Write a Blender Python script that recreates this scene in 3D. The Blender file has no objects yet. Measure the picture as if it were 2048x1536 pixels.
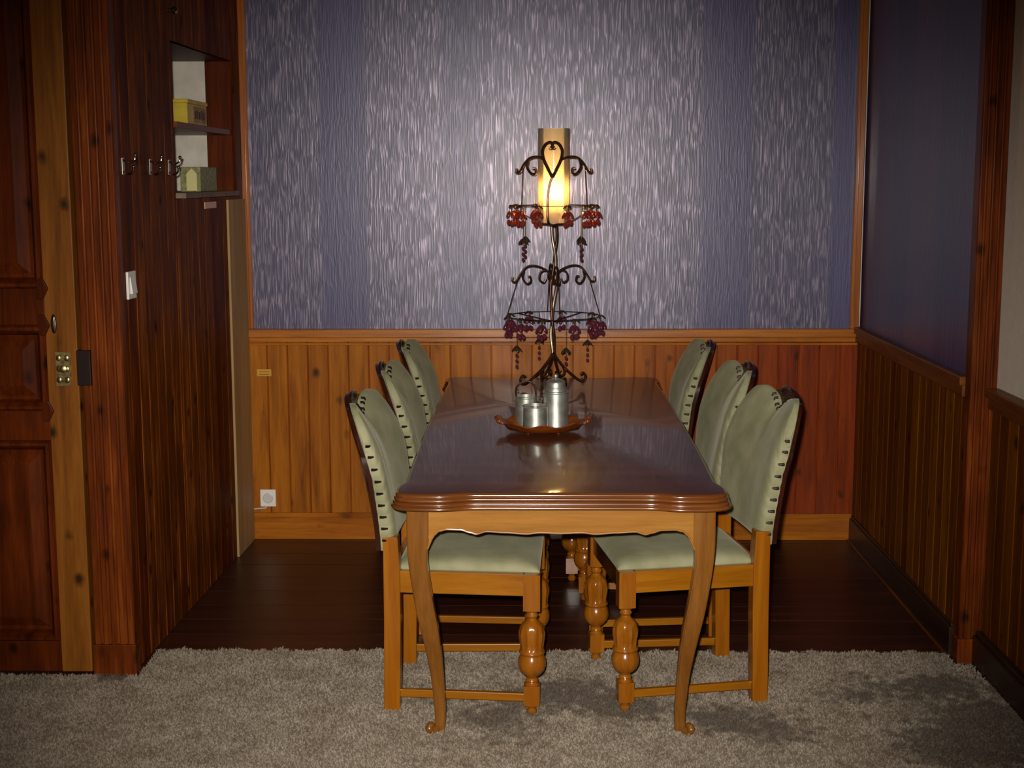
import bpy, bmesh, math, random
from mathutils import Vector, Matrix
random.seed(7)
D = bpy.data
COL = bpy.context.scene.collection
PI = math.pi

# ------------------------------------------------------------------ camera, light, exposure
F_PX, PITCH, YAW, ROLL = 2814.0, 0.14562, -0.01743, -0.00236
CAM = Vector((-0.071, -6.327, 1.65))
def cam_dir(u, v, w):
    c, s = math.cos(-ROLL), math.sin(-ROLL); u, v = c*u - s*v, s*u + c*v
    x, up, fw = u, -v, w
    c, s = math.cos(PITCH), math.sin(PITCH); y, z = c*fw + s*up, -s*fw + c*up
    c, s = math.cos(YAW), math.sin(YAW)
    return Vector((c*x + s*y, -s*x + c*y, z))
right, up_, fwd = cam_dir(1, 0, 0), cam_dir(0, -1, 0), cam_dir(0, 0, 1)
cd = D.cameras.new('camera'); cam = D.objects.new('camera', cd); COL.objects.link(cam)
cd.sensor_width = 36; cd.lens = F_PX/2048*36; cd.clip_start = 0.05
m3 = Matrix((right, up_, -fwd)).transposed()
cam.matrix_world = Matrix.Translation(CAM) @ m3.to_4x4()
bpy.context.scene.camera = cam

sc = bpy.context.scene
sc.view_settings.view_transform = 'Standard'; sc.view_settings.look = 'None'
sc.view_settings.gamma = 1; sc.view_settings.use_curve_mapping = False
sc.view_settings.exposure = 0.0

world = D.worlds.new('world'); sc.world = world; world.use_nodes = True
bg = world.node_tree.nodes['Background']; bg.inputs[0].default_value = (1.0, 0.75, 0.5, 1); bg.inputs[1].default_value = 0.012

# the camera's own flash, just above and left of the lens
fl = D.lights.new('camera_flash', 'SPOT'); flo = D.objects.new('camera_flash', fl); COL.objects.link(flo)
FLASH_W = 850
fl.energy = FLASH_W; fl.color = (1.0, 0.93, 0.84); fl.shadow_soft_size = 0.02
fl.spot_size = math.radians(54); fl.spot_blend = 1.0
flo.matrix_world = Matrix.Translation(CAM + right*-0.045 + up_*0.06) @ m3.to_4x4()
flo.rotation_euler.rotate_axis('X', math.radians(-3.2))
# dim warm fill light added under the ceiling for weak ambient, no lamp seen
rl = D.lights.new('warm_fill_light', 'AREA'); rlo = D.objects.new('warm_fill_light', rl); COL.objects.link(rlo)
rl.energy = 6; rl.color = (1.0, 0.72, 0.42); rl.shape = 'DISK'; rl.size = 0.5
rlo.location = (-0.6, -5.0, 2.55)

# ------------------------------------------------------------------ materials
def lin(c):
    r = []
    for v in c:
        v /= 255.0
        r.append(v/12.92 if v <= 0.04045 else ((v + 0.055)/1.055)**2.4)
    return (*r, 1.0)
class NT:
    def __init__(s, name):
        s.m = D.materials.new(name); s.m.use_nodes = True; s.t = s.m.node_tree; s.N = s.t.nodes; s.L = s.t.links
        s.b = s.N['Principled BSDF']; s.out = s.N['Material Output']
    def n(s, typ, ins=None, **kw):
        x = s.N.new(typ)
        for k, v in kw.items(): setattr(x, k, v)
        for k, v in (ins or {}).items():
            if isinstance(v, bpy.types.NodeSocket): s.L.new(v, x.inputs[k])
            else: x.inputs[k].default_value = v
        return x
    def link(s, a, b): s.L.new(a, b)
    def ramp(s, fac, stops, interp='LINEAR'):
        r = s.n('ShaderNodeValToRGB', {0: fac}); cr = r.color_ramp; cr.interpolation = interp
        while len(cr.elements) < len(stops): cr.elements.new(0.5)
        for e, (p, c) in zip(cr.elements, stops): e.position = p; e.color = c if len(c) == 4 else (*c, 1)
        return r
    def mixc(s, fac, a, b, mode='MIX'):
        x = s.n('ShaderNodeMix', data_type='RGBA', blend_type=mode)
        for i, v in ((0, fac), (6, a), (7, b)):
            if isinstance(v, bpy.types.NodeSocket): s.L.new(v, x.inputs[i])
            else: x.inputs[i].default_value = v
        return x.outputs[2]
    def math(s, op, a, b=0.0, c=0.0):
        x = s.n('ShaderNodeMath', operation=op)
        for i, v in enumerate((a, b, c)):
            if isinstance(v, bpy.types.NodeSocket): s.L.new(v, x.inputs[i])
            else: x.inputs[i].default_value = v
        return x.outputs[0]

def wood(name, dark, mid, light, axis='Z', rough=0.35, coat=0.3, knots=0.0, grain=9.0, coat_rough=0.12, tint=None, bump=0.15, blot=0.0, spec=0.3, kscale=8.5):
    """Varnished wood: fibres along one object axis; every plank carries its own 'rnd' value."""
    t = NT(name)
    tc = t.n('ShaderNodeTexCoord'); at = t.n('ShaderNodeAttribute', attribute_name='rnd')
    w = t.math('MULTIPLY', at.outputs['Fac'], 37.0)
    oi = t.n('ShaderNodeObjectInfo'); w = t.math('ADD', w, t.math('MULTIPLY', oi.outputs['Random'], 11.0))
    st = {'X': (0.07, 1, 1), 'Y': (1, 0.07, 1), 'Z': (1, 1, 0.07)}[axis]
    mp = t.n('ShaderNodeMapping', {0: tc.outputs['Object'], 3: st})
    n1 = t.n('ShaderNodeTexNoise', {'Vector': mp.outputs[0], 'W': w, 'Scale': grain*3, 'Detail': 6.0, 'Roughness': 0.6, 'Distortion': 0.6}, noise_dimensions='4D')
    n2 = t.n('ShaderNodeTexNoise', {'Vector': mp.outputs[0], 'W': w, 'Scale': grain*18, 'Detail': 4.0, 'Roughness': 0.7}, noise_dimensions='4D')
    f = t.math('ADD', t.math('MULTIPLY', n1.outputs[0], 0.75), t.math('MULTIPLY', n2.outputs[0], 0.25))
    col = t.ramp(f, [(0.32, lin(dark)), (0.5, lin(mid)), (0.68, lin(light))]).outputs[0]
    if tint:   # second varnish tone chosen plank by plank
        col = t.mixc(t.ramp(at.outputs['Fac'], [(0.0, (0, 0, 0)), (1.0, (1, 1, 1))]).outputs[0], col, t.mixc(1.0, col, lin(tint), 'MULTIPLY'))
    if blot:
        nb = t.n('ShaderNodeTexNoise', {'Vector': tc.outputs['Object'], 'W': w, 'Scale': 4.0, 'Detail': 2.0}, noise_dimensions='4D')
        col = t.mixc(t.math('MULTIPLY', t.ramp(nb.outputs[0], [(0.4, (0, 0, 0)), (0.65, (1, 1, 1))]).outputs[0], blot), col, lin(dark))
    if knots:
        st2 = {'X': (0.4, 1, 1), 'Y': (1, 0.4, 1), 'Z': (1, 1, 0.7)}[axis]
        mk = t.n('ShaderNodeMapping', {0: tc.outputs['Object'], 3: st2})
        sh = t.n('ShaderNodeCombineXYZ', {0: w, 1: t.math('MULTIPLY', w, 1.7), 2: t.math('MULTIPLY', w, 0.6)})
        mk = t.n('ShaderNodeVectorMath', {0: mk.outputs[0], 1: sh.outputs[0]}, operation='ADD')
        vo = t.n('ShaderNodeTexVoronoi', {'Vector': mk.outputs[0], 'Scale': kscale})
        nd = t.n('ShaderNodeTexNoise', {'Vector': tc.outputs['Object'], 'Scale': 30.0})
        dd = t.math('ADD', vo.outputs['Distance'], t.math('MULTIPLY', nd.outputs[0], 0.16))
        k = t.ramp(dd, [(0.13, (1, 1, 1)), (0.26, (0, 0, 0))]).outputs[0]
        col = t.mixc(t.math('MULTIPLY', k, knots), col, lin(tuple(c*0.35 for c in dark)))
    t.link(col, t.b.inputs['Base Color'])
    t.b.inputs['Roughness'].default_value = rough; t.b.inputs['Specular IOR Level'].default_value = spec
    t.b.inputs['Coat Weight'].default_value = coat; t.b.inputs['Coat Roughness'].default_value = coat_rough
    bp = t.n('ShaderNodeBump', {'Strength': bump, 'Distance': 0.002, 'Height': f}); t.link(bp.outputs[0], t.b.inputs['Normal'])
    return t.m

def plain(name, col, rough=0.5, metal=0.0, coat=0.0, noise=0.0, nscale=20.0):
    t = NT(name)
    if noise:
        tc = t.n('ShaderNodeTexCoord')
        nn = t.n('ShaderNodeTexNoise', {'Vector': tc.outputs['Object'], 'Scale': nscale, 'Detail': 4.0})
        a = lin(tuple(c*(1 - noise) for c in col)); b = lin(tuple(min(255, c*(1 + noise)) for c in col))
        t.link(t.ramp(nn.outputs[0], [(0.3, a), (0.7, b)]).outputs[0], t.b.inputs['Base Color'])
    else: t.b.inputs['Base Color'].default_value = lin(col)
    t.b.inputs['Roughness'].default_value = rough; t.b.inputs['Metallic'].default_value = metal
    t.b.inputs['Coat Weight'].default_value = coat
    return t.m

M = {}
M['pine_amber'] = wood('amber_varnished_pine', (112, 58, 2), (160, 92, 6), (186, 114, 14), knots=0.85, tint=(205, 132, 60), rough=0.55, coat=0.22, coat_rough=0.22, spec=0.15)
M['pine_skirt'] = wood('amber_pine_skirting', (126, 64, 4), (164, 92, 8), (188, 116, 16), axis='X', knots=0.8, rough=0.5, coat=0.2, spec=0.15)
M['pine_trim'] = wood('orange_pine_trim', (126, 64, 6), (170, 98, 18), (194, 122, 30), axis='X', rough=0.35, coat=0.5, coat_rough=0.2)
M['pine_trim_v'] = wood('orange_pine_upright', (118, 56, 6), (160, 86, 14), (184, 108, 22), axis='Z', rough=0.35, coat=0.4)
M['wall_dark'] = wood('dark_red_brown_pine', (58, 24, 6), (112, 54, 14), (168, 96, 36), knots=0.9, rough=0.5, coat=0.0, grain=14, tint=(175, 125, 110), blot=0.5, spec=0.04)
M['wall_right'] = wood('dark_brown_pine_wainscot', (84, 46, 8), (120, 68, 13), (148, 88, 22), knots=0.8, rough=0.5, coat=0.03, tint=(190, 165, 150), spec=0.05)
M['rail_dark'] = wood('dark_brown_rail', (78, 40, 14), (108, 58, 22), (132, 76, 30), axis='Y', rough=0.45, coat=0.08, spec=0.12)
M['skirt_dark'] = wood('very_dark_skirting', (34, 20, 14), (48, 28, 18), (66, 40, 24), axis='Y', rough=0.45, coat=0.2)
M['door_red'] = wood('red_stained_door_panel', (56, 20, 3), (92, 36, 6), (120, 52, 10), knots=0.8, rough=0.5, coat=0.03, blot=0.5, spec=0.08)
M['door_stile'] = wood('golden_brown_door_stile', (92, 48, 10), (130, 76, 20), (152, 94, 32), knots=0.9, rough=0.45, coat=0.12, grain=7, spec=0.2)
M['door_casing'] = wood('red_brown_fluted_casing', (66, 26, 4), (108, 46, 9), (140, 72, 20), knots=0.8, rough=0.45, coat=0.05, coat_rough=0.2, grain=14, blot=0.5, spec=0.12)
M['strip'] = wood('pale_unvarnished_board', (150, 118, 72), (172, 138, 90), (190, 156, 106), rough=0.6, coat=0.0, grain=6)
M['floor'] = wood('dark_stained_floorboards', (42, 19, 12), (60, 28, 17), (80, 40, 24), axis='X', rough=0.42, coat=0.25, coat_rough=0.3, grain=6, tint=(210, 200, 200))
M['oak_gold'] = wood('golden_oak', (124, 72, 4), (148, 90, 10), (164, 106, 18), axis='X', rough=0.32, coat=0.45, grain=8)
M['oak_gold_v'] = wood('golden_oak_upright', (122, 66, 3), (146, 84, 7), (160, 100, 14), axis='Z', rough=0.32, coat=0.45, grain=8)
M['oak_turned'] = wood('turned_oak', (116, 64, 8), (142, 82, 14), (160, 102, 26), axis='Z', rough=0.25, coat=0.8, coat_rough=0.1, grain=8)
M['oak_table'] = wood('table_leg_oak', (98, 58, 16), (122, 76, 26), (142, 94, 38), axis='Z', rough=0.3, coat=0.5, grain=8)
M['oak_apron'] = wood('table_apron_oak', (134, 86, 30), (158, 108, 44), (176, 126, 60), axis='X', rough=0.3, coat=0.5, grain=8)
M['table_top'] = wood('walnut_brown_table_top', (70, 38, 26), (88, 48, 32), (104, 60, 38), axis='X', rough=0.34, coat=0.4, coat_rough=0.06, grain=5, bump=0.03, spec=0.2)
M['table_edge'] = wood('table_edge_brown', (84, 44, 16), (108, 60, 24), (130, 78, 36), axis='X', rough=0.25, coat=1.0, coat_rough=0.13, grain=6, bump=0.05)
M['chair_dark'] = wood('dark_shade_toned_chair_wood', (30, 12, 6), (50, 20, 9), (68, 30, 14), rough=0.35, coat=0.4)  # dark frame wood, its colour deepened to carry the shadowed side strip
M['plaster'] = plain('white_plaster', (226, 220, 206), 0.8, noise=0.05, nscale=14)
M['wall_white'] = plain('off_white_wall_paint', (240, 232, 216), 0.75, noise=0.02, nscale=40)
M['ceiling'] = plain('ceiling_paint', (120, 90, 65), 0.8, noise=0.03)
M['white_plastic'] = plain('white_plastic', (235, 232, 225), 0.3, coat=0.2)
M['grey_plastic'] = plain('grey_plastic_recess', (205, 202, 198), 0.4)
M['brass'] = plain('aged_brass', (175, 158, 110), 0.38, 1.0, noise=0.3, nscale=60)
M['steel'] = plain('tarnished_steel', (150, 140, 130), 0.25, 1.0)
M['dark_iron'] = plain('dark_iron_keeper', (40, 26, 20), 0.5, 0.6)
M['iron'] = plain('bronzed_wrought_iron', (84, 58, 44), 0.36, 0.85, noise=0.25, nscale=50)
M['iron_lit'] = plain('iron_painted_highlight', (190, 168, 136), 0.3, 0.9)  # highlight along the stem painted in as a lighter iron
M['pewter'] = plain('brushed_pewter', (186, 188, 180), 0.42, 0.85, noise=0.12, nscale=30)
M['pewter_dark'] = plain('dark_slot_pewter', (60, 56, 56), 0.45, 0.8)
M['tray_wood'] = wood('carved_copper_brown_tray', (84, 36, 8), (122, 58, 14), (150, 82, 24), axis='X', rough=0.28, coat=0.7, grain=10)
M['bead_red'] = plain('red_glass_petal', (128, 42, 30), 0.18, 0.0, coat=0.6)
M['bead_plum'] = plain('plum_glass_petal', (94, 38, 52), 0.18, 0.0, coat=0.6)
M['leaf_metal'] = plain('brown_metal_leaf', (96, 74, 56), 0.4, 0.7)
M['wax'] = plain('cream_candle_wax', (225, 195, 150), 0.5)
M['label_paper'] = plain('yellow_label', (200, 150, 40), 0.6)
M['tin_yellow'] = plain('yellow_painted_tin', (205, 178, 40), 0.4, noise=0.08)
M['tin_print'] = plain('ochre_printed_side', (165, 130, 70), 0.5, noise=0.25, nscale=40)
M['tin_dark'] = plain('brown_print_ink', (80, 52, 26), 0.6)
M['tin_green'] = plain('mottled_green_tin', (128, 128, 78), 0.5, noise=0.25, nscale=60)
M['tin_cream'] = plain('cream_tin', (216, 206, 138), 0.45)
M['pink_card'] = plain('pale_pink_card', (232, 196, 178), 0.6)
M['shelf_grey'] = plain('dusty_grey_shelf', (120, 104, 82), 0.6, noise=0.15)

# velvet
t = NT('sage_green_velvet')
tc = t.n('ShaderNodeTexCoord')
n1 = t.n('ShaderNodeTexNoise', {'Vector': tc.outputs['Object'], 'Scale': 9.0, 'Detail': 3.0})
n2 = t.n('ShaderNodeTexNoise', {'Vector': tc.outputs['Object'], 'Scale': 260.0, 'Detail': 2.0})
c = t.ramp(n1.outputs[0], [(0.35, lin((130, 132, 96))), (0.65, lin((158, 155, 122)))]).outputs[0]
t.link(c, t.b.inputs['Base Color']); t.b.inputs['Roughness'].default_value = 0.85
t.b.inputs['Sheen Weight'].default_value = 0.25; t.b.inputs['Sheen Roughness'].default_value = 0.35
t.b.inputs['Sheen Tint'].default_value = lin((225, 220, 195))
bp = t.n('ShaderNodeBump', {'Strength': 0.2, 'Distance': 0.002, 'Height': n2.outputs[0]}); t.link(bp.outputs[0], t.b.inputs['Normal'])
M['velvet'] = t.m

# wallpaper: UV in metres (u along the wall, v height)
def wallpaper(name, stops, fleck, alt=(62, 56, 84)):
    t = NT(name)
    uv = t.n('ShaderNodeTexCoord').outputs['UV']
    sx = t.n('ShaderNodeSeparateXYZ', {0: uv})
    u = t.math('DIVIDE', sx.outputs[0], 3.0)
    mask = t.ramp(u, [(p, (v, v, v)) for p, v in stops], 'LINEAR').outputs[0]
    wob = t.n('ShaderNodeTexNoise', {'Vector': uv, 'Scale': 7.0, 'Detail': 2.0})
    mp = t.n('ShaderNodeMapping', {0: uv, 3: (1.0, 0.062, 1)})
    mv = t.n('ShaderNodeVectorMath', {0: mp.outputs[0], 1: t.n('ShaderNodeVectorMath', {0: wob.outputs['Color'], 3: 0.012}, operation='SCALE').outputs[0]}, operation='ADD')
    n1 = t.n('ShaderNodeTexNoise', {'Vector': mv.outputs[0], 'Scale': 185.0, 'Detail': 1.5, 'Roughness': 0.5, 'Distortion': 0.1})
    mp2 = t.n('ShaderNodeMapping', {0: uv, 3: (1.0, 0.02, 1)})
    n3 = t.n('ShaderNodeTexNoise', {'Vector': mp2.outputs[0], 'Scale': 70.0, 'Detail': 2.0})
    fl = t.math('MULTIPLY', t.ramp(n1.outputs[0], [(0.45, (0, 0, 0)), (0.72, (1, 1, 1))]).outputs[0], mask)
    fl = t.math('MULTIPLY', fl, fleck)
    base = t.ramp(n3.outputs[0], [(0.35, lin((56, 52, 98))), (0.65, lin((70, 66, 114)))]).outputs[0]
    base = t.mixc(mask, base, t.mixc(0.6, base, lin(alt)))
    col = t.mixc(fl, base, lin((146, 136, 148)))
    t.link(col, t.b.inputs['Base Color'])
    t.link(t.math('MULTIPLY', fl, 0.65), t.b.inputs['Metallic'])
    t.b.inputs['Roughness'].default_value = 0.37
    t.b.inputs['Specular IOR Level'].default_value = 0.6
    bp = t.n('ShaderNodeBump', {'Strength': 0.28, 'Distance': 0.0025, 'Height': n1.outputs[0]}); t.link(bp.outputs[0], t.b.inputs['Normal'])
    return t.m
def bands(edges, w=0.008):
    """edges: list of (u metre, value after it)"""
    out = [(0.0, edges[0][1])]; prev = edges[0][1]
    for x, v in edges[1:]:
        out += [((x - w)/3.0, prev), ((x + w)/3.0, v)]; prev = v
    return out
M['paper_back'] = wallpaper('blue_violet_flecked_wallpaper', bands([(0, 1), (0.35, 0.12), (0.555, 1), (0.90, 0.55), (1.06, 1), (2.05, 0.22), (2.27, 1), (2.63, 0.05)]), 0.8)
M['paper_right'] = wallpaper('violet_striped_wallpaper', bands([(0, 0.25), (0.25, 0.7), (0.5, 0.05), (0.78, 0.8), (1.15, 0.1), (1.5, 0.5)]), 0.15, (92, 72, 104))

# carpet pile
t = NT('grey_beige_shag')
tc = t.n('ShaderNodeTexCoord')
k = t.n('ShaderNodeAttribute', attribute_name='worn').outputs['Fac']
n3 = t.n('ShaderNodeTexNoise', {'Vector': tc.outputs['Object'], 'Scale': 9.0, 'Detail': 3.0})
base = t.ramp(n3.outputs[0], [(0.35, lin((136, 122, 105))), (0.65, lin((156, 144, 128)))]).outputs[0]
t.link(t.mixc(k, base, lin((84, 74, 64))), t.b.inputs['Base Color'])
t.b.inputs['Roughness'].default_value = 0.95
M['shag'] = t.m

# amber glass, flame
t = NT('amber_tinted_glass')
tr = t.n('ShaderNodeBsdfTransparent', {0: (1.0, 0.97, 0.88, 1)})
tl = t.n('ShaderNodeBsdfTranslucent', {0: (0.95, 0.74, 0.40, 1)})
df = t.n('ShaderNodeBsdfDiffuse', {0: (0.95, 0.84, 0.60, 1)})
gl = t.n('ShaderNodeBsdfGlossy', {0: (1, 0.95, 0.85, 1), 1: 0.06})
m1 = t.n('ShaderNodeMixShader', {0: 0.4, 1: df.outputs[0], 2: tl.outputs[0]})
m2 = t.n('ShaderNodeMixShader', {0: 0.34, 1: tr.outputs[0], 2: m1.outputs[0]})
fr = t.n('ShaderNodeFresnel', {0: 1.45})
m3_ = t.n('ShaderNodeMixShader', {0: fr.outputs[0], 1: m2.outputs[0], 2: gl.outputs[0]})
t.link(m3_.outputs[0], t.out.inputs[0]); M['glass'] = t.m
t = NT('candle_flame'); e = t.n('ShaderNodeEmission', {0: (1.0, 0.72, 0.3, 1), 1: 24.0}); t.link(e.outputs[0], t.out.inputs[0]); M['flame'] = t.m

# ------------------------------------------------------------------ mesh helpers
class MB:
    def __init__(s): s.v = []; s.f = []; s.r = []; s.uv = []; s.mi = []
    def add(s, vs, fs, rnd=0.0, uvs=None, mi=0, flat=True):
        o = len(s.v); s.v += [tuple(p) for p in vs]
        for i, f in enumerate(fs):
            s.f.append([o + j for j in f]); s.r.append(rnd); s.mi.append(mi)
            s.uv.append([uvs[j] for j in f] if uvs else None)
    def box(s, a, b, rnd=0.0, mi=0, xf=None):
        x0, y0, z0 = a; x1, y1, z1 = b
        vs = [Vector(p) for p in ((x0,y0,z0),(x1,y0,z0),(x1,y1,z0),(x0,y1,z0),(x0,y0,z1),(x1,y0,z1),(x1,y1,z1),(x0,y1,z1))]
        if xf: vs = [xf @ p for p in vs]
        s.add(vs, [(0,3,2,1),(4,5,6,7),(0,1,5,4),(1,2,6,5),(2,3,7,6),(3,0,4,7)], rnd, mi=mi)
    def prism(s, poly, lo, hi, axis='Y', rnd=0.0, mi=0):
        """poly: 2-D outline; extruded along axis between lo and hi"""
        n = len(poly)
        def P(a, b, c): return {'Y': (a, c, b), 'X': (c, a, b), 'Z': (a, b, c)}[axis]
        vs = [P(a, b, lo) for a, b in poly] + [P(a, b, hi) for a, b in poly]
        fs = [tuple(range(n))[::-1], tuple(range(n, 2*n))] + [(i, (i+1) % n, n + (i+1) % n, n + i) for i in range(n)]
        s.add(vs, fs, rnd, mi=mi)
    def lathe(s, prof, c=(0, 0, 0), n=24, fl=None, closed=True, xf=None, mi=0, rnd=0.0):
        vs = []
        for r, z in prof:
            for k in range(n):
                a = 2*PI*k/n; rr = r*(1 + (fl(z, a) if fl else 0))
                p = Vector((rr*math.cos(a), rr*math.sin(a), z))
                if xf: p = xf @ p
                vs.append(p + Vector(c))
        fs = []
        m = len(prof)
        for i in range(m - 1):
            for k in range(n):
                k2 = (k+1) % n; fs.append((i*n + k, i*n + k2, (i+1)*n + k2, (i+1)*n + k))
        if closed: fs.append(tuple(range(n))[::-1]); fs.append(tuple(range((m-1)*n, m*n)))
        s.add(vs, fs, rnd, mi=mi)
    def tube(s, pts, r, n=8, cyc=False, mi=0, rnd=0.0):
        pts = [Vector(p) for p in pts]; m = len(pts)
        rs = r if isinstance(r, (list, tuple)) else [r]*m
        vs = []; nrm = None
        for i, p in enumerate(pts):
            a = pts[(i-1) % m] if (cyc or i > 0) else p; b = pts[(i+1) % m] if (cyc or i < m-1) else p
            d = (b - a).normalized()
            if nrm is None: nrm = d.orthogonal().normalized()
            nrm = (nrm - d*nrm.dot(d))
            nrm = nrm.normalized() if nrm.length > 1e-6 else d.orthogonal().normalized()
            bi = d.cross(nrm)
            for k in range(n):
                t_ = 2*PI*k/n; vs.append(p + (nrm*math.cos(t_) + bi*math.sin(t_))*rs[i])
        fs = []
        for i in range(m if cyc else m-1):
            i2 = (i+1) % m
            for k in range(n):
                k2 = (k+1) % n; fs.append((i*n + k, i*n + k2, i2*n + k2, i2*n + k))
        if not cyc: fs.append(tuple(range(n))[::-1]); fs.append(tuple(range((m-1)*n, m*n)))
        s.add(vs, fs, rnd, mi=mi)
    def ball(s, c, r, nu=12, nv=8, sc=(1, 1, 1), xf=None, mi=0):
        prof = []; vs = []; fs = []
        for i in range(nv+1):
            th = PI*i/nv
            for k in range(nu):
                a = 2*PI*k/nu; p = Vector((r*sc[0]*math.sin(th)*math.cos(a), r*sc[1]*math.sin(th)*math.sin(a), -r*sc[2]*math.cos(th)))
                if xf: p = xf @ p
                vs.append(p + Vector(c))
        for i in range(nv):
            for k in range(nu):
                k2 = (k+1) % nu; fs.append((i*nu + k, i*nu + k2, (i+1)*nu + k2, (i+1)*nu + k))
        s.add(vs, fs, mi=mi)
    def build(s, name, mats, parent=None, smooth=False, bevel=0, seg=2, loc=None, angle=40):
        me = D.meshes.new(name); me.from_pydata(s.v, [], s.f)
        if not isinstance(mats, (list, tuple)): mats = [mats]
        for m in mats: me.materials.append(m)
        if len(mats) > 1: me.polygons.foreach_set('material_index', s.mi)
        at = me.attributes.new('rnd', 'FLOAT', 'FACE'); at.data.foreach_set('value', s.r)
        if any(s.uv):
            ul = me.uv_layers.new(name='UVMap'); k = 0
            for f, u in zip(s.f, s.uv):
                for j in range(len(f)): ul.data[k].uv = u[j] if u else (0, 0); k += 1
        bm = bmesh.new(); bm.from_mesh(me)
        bmesh.ops.remove_doubles(bm, verts=bm.verts, dist=1e-6)
        bmesh.ops.recalc_face_normals(bm, faces=bm.faces); bm.to_mesh(me); bm.free()
        if smooth: me.shade_smooth(); me.set_sharp_from_angle(angle=math.radians(angle))
        o = D.objects.new(name, me); COL.objects.link(o)
        if parent: o.parent = parent
        if loc: o.location = loc
        if bevel:
            b = o.modifiers.new('bevel', 'BEVEL'); b.width = bevel; b.segments = seg; b.limit_method = 'ANGLE'; b.angle_limit = math.radians(35)
        return o
def box_obj(name, a, b, m, parent=None, bevel=0.002, **k):
    mb = MB(); mb.box(a, b); return mb.build(name, m, parent, bevel=bevel, **k)
def tag(o, label=None, cat=None, group=None, kind=None):
    for k, v in (('label', label), ('category', cat), ('group', group), ('kind', kind)):
        if v: o[k] = v
    return o
def struct(o): o['kind'] = 'structure'; return o
def empty(name, loc=(0, 0, 0), rz=0.0):
    o = D.objects.new(name, None); COL.objects.link(o); o.location = loc; o.rotation_euler = (0, 0, rz); o.empty_display_size = 0.1
    return o
def copy_tree(o, parent=None):
    c = o.copy(); COL.objects.link(c)
    if parent: c.parent = parent
    for ch in [x for x in D.objects if x.parent == o]: copy_tree(ch, c)
    return c
def cr(pts, n=6):
    """Catmull-Rom through points"""
    P = [Vector(p) for p in pts]; P = [P[0]*2 - P[1]] + P + [P[-1]*2 - P[-2]]; out = []
    for i in range(1, len(P) - 2):
        for k in range(n):
            t_ = k/n; a, b, c, d = P[i-1:i+3]
            out.append(0.5*((2*b) + (c - a)*t_ + (2*a - 5*b + 4*c - d)*t_*t_ + (3*b - a - 3*c + d)*t_**3))
    return out + [P[-2]]

# planked wall along p0->p1 (plan points); boards stand 0..th in front of the line (to the left of p0->p1)
def planks(name, p0, p1, z0, z1, w, mat, th=0.016, side=1, holes=(), rnd=None, parent=None, groove=0.004, bev=0.0025):
    p0 = Vector((*p0, 0)); p1 = Vector((*p1, 0)); L = (p1 - p0).length; d = (p1 - p0)/L; nrm = Vector((-d.y, d.x, 0))*side
    xf = Matrix((( d.x, nrm.x, 0, p0.x), (d.y, nrm.y, 0, p0.y), (0, 0, 1, 0), (0, 0, 0, 1)))
    mb = MB(); u = 0; i = 0
    cuts = sorted({round(c_, 4) for h in holes for c_ in h[:2]})
    while u < L - 1e-4:
        u2 = min(u + w, L)
        for c_ in cuts:
            if u + 0.012 < c_ < u2 - 0.012: u2 = c_
        r = rnd(i, u) if rnd else random.random()
        spans = [(z0, z1)]
        for h in holes:
            if u2 - 0.005 > h[0] and u + 0.005 < h[1]: spans = [(z0, h[2]), (h[3], z1)]
        for a, b in spans: mb.box((u + groove/2, 0, a), (u2 - groove/2, th, b), r, xf=xf)
        u = u2; i += 1
    # backing board behind the joints
    segs = [(0, L, z0, z1)]
    for h in holes: segs = [(0, h[0], z0, z1), (h[1], L, z0, z1), (h[0], h[1], z0, h[2]), (h[0], h[1], h[3], z1)]
    for a, b, c_, d_ in segs:
        mb.box((a, -0.012, c_), (b, th - 0.006, d_), 0.95, xf=xf)
    return mb.build(name, mat, parent, bevel=bev, seg=1)

# ------------------------------------------------------------------ setting
ZC = 2.65
XL0, XL1, XR = -1.425, -1.378, 1.372      # left wall plane at y=-1.8 and y=0; right wall plane
def LX(y, off=0.0): return XL1 + (XL0 - XL1)*(-y)/1.8 + off

# floor boards of the alcove (run across), subfloor under the carpet
mb = MB(); y = 0.02
edges = [0.02, -0.08, -0.268, -0.452, -0.640, -0.840, -1.030, -1.208, -1.384, -1.552, -1.74]
for i in range(len(edges) - 1):
    mb.box((-1.50, edges[i+1] + 0.0015, -0.02), (1.45, edges[i] - 0.0015, 0.0), random.random())
floor = struct(mb.build('floor', M['floor'], bevel=0.002, seg=1))
mb = MB(); mb.box((-3.3, -7.3, -0.05), (1.6, 0.1, -0.02)); struct(mb.build('floor_base', M['floor']))
struct(box_obj('ceiling', (-3.3, -7.3, ZC), (1.6, 0.2, ZC + 0.1), M['ceiling'], bevel=0))

# back wall: masonry, wallpaper skin, wainscot
struct(box_obj('wall_back', (-1.60, 0.02, 0), (1.60, 0.14, ZC), M['plaster'], bevel=0))
def paper(name, p0, p1, z0, z1, mat, off=0.004):
    p0 = Vector((*p0, 0)); p1 = Vector((*p1, 0)); L = (p1 - p0).length; d = (p1 - p0)/L; n_ = Vector((d.y, -d.x, 0))
    a, b = p0 + n_*0, p1 + n_*0; mb = MB()
    vs = [Vector((a.x, a.y, z0)), Vector((b.x, b.y, z0)), Vector((b.x, b.y, z1)), Vector((a.x, a.y, z1))]
    vs += [v - n_*off for v in vs]; uv = [(0, z0), (L, z0), (L, z1), (0, z1)]*2
    mb.add(vs, [(0,1,2,3), (4,7,6,5), (0,4,5,1), (1,5,6,2), (2,6,7,3), (3,7,4,0)], uvs=uv)
    return struct(mb.build(name, mat))
paper('wall_back_paper', (-1.385, 0.012), (1.372, 0.012), 0.95, ZC, M['paper_back'])
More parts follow.
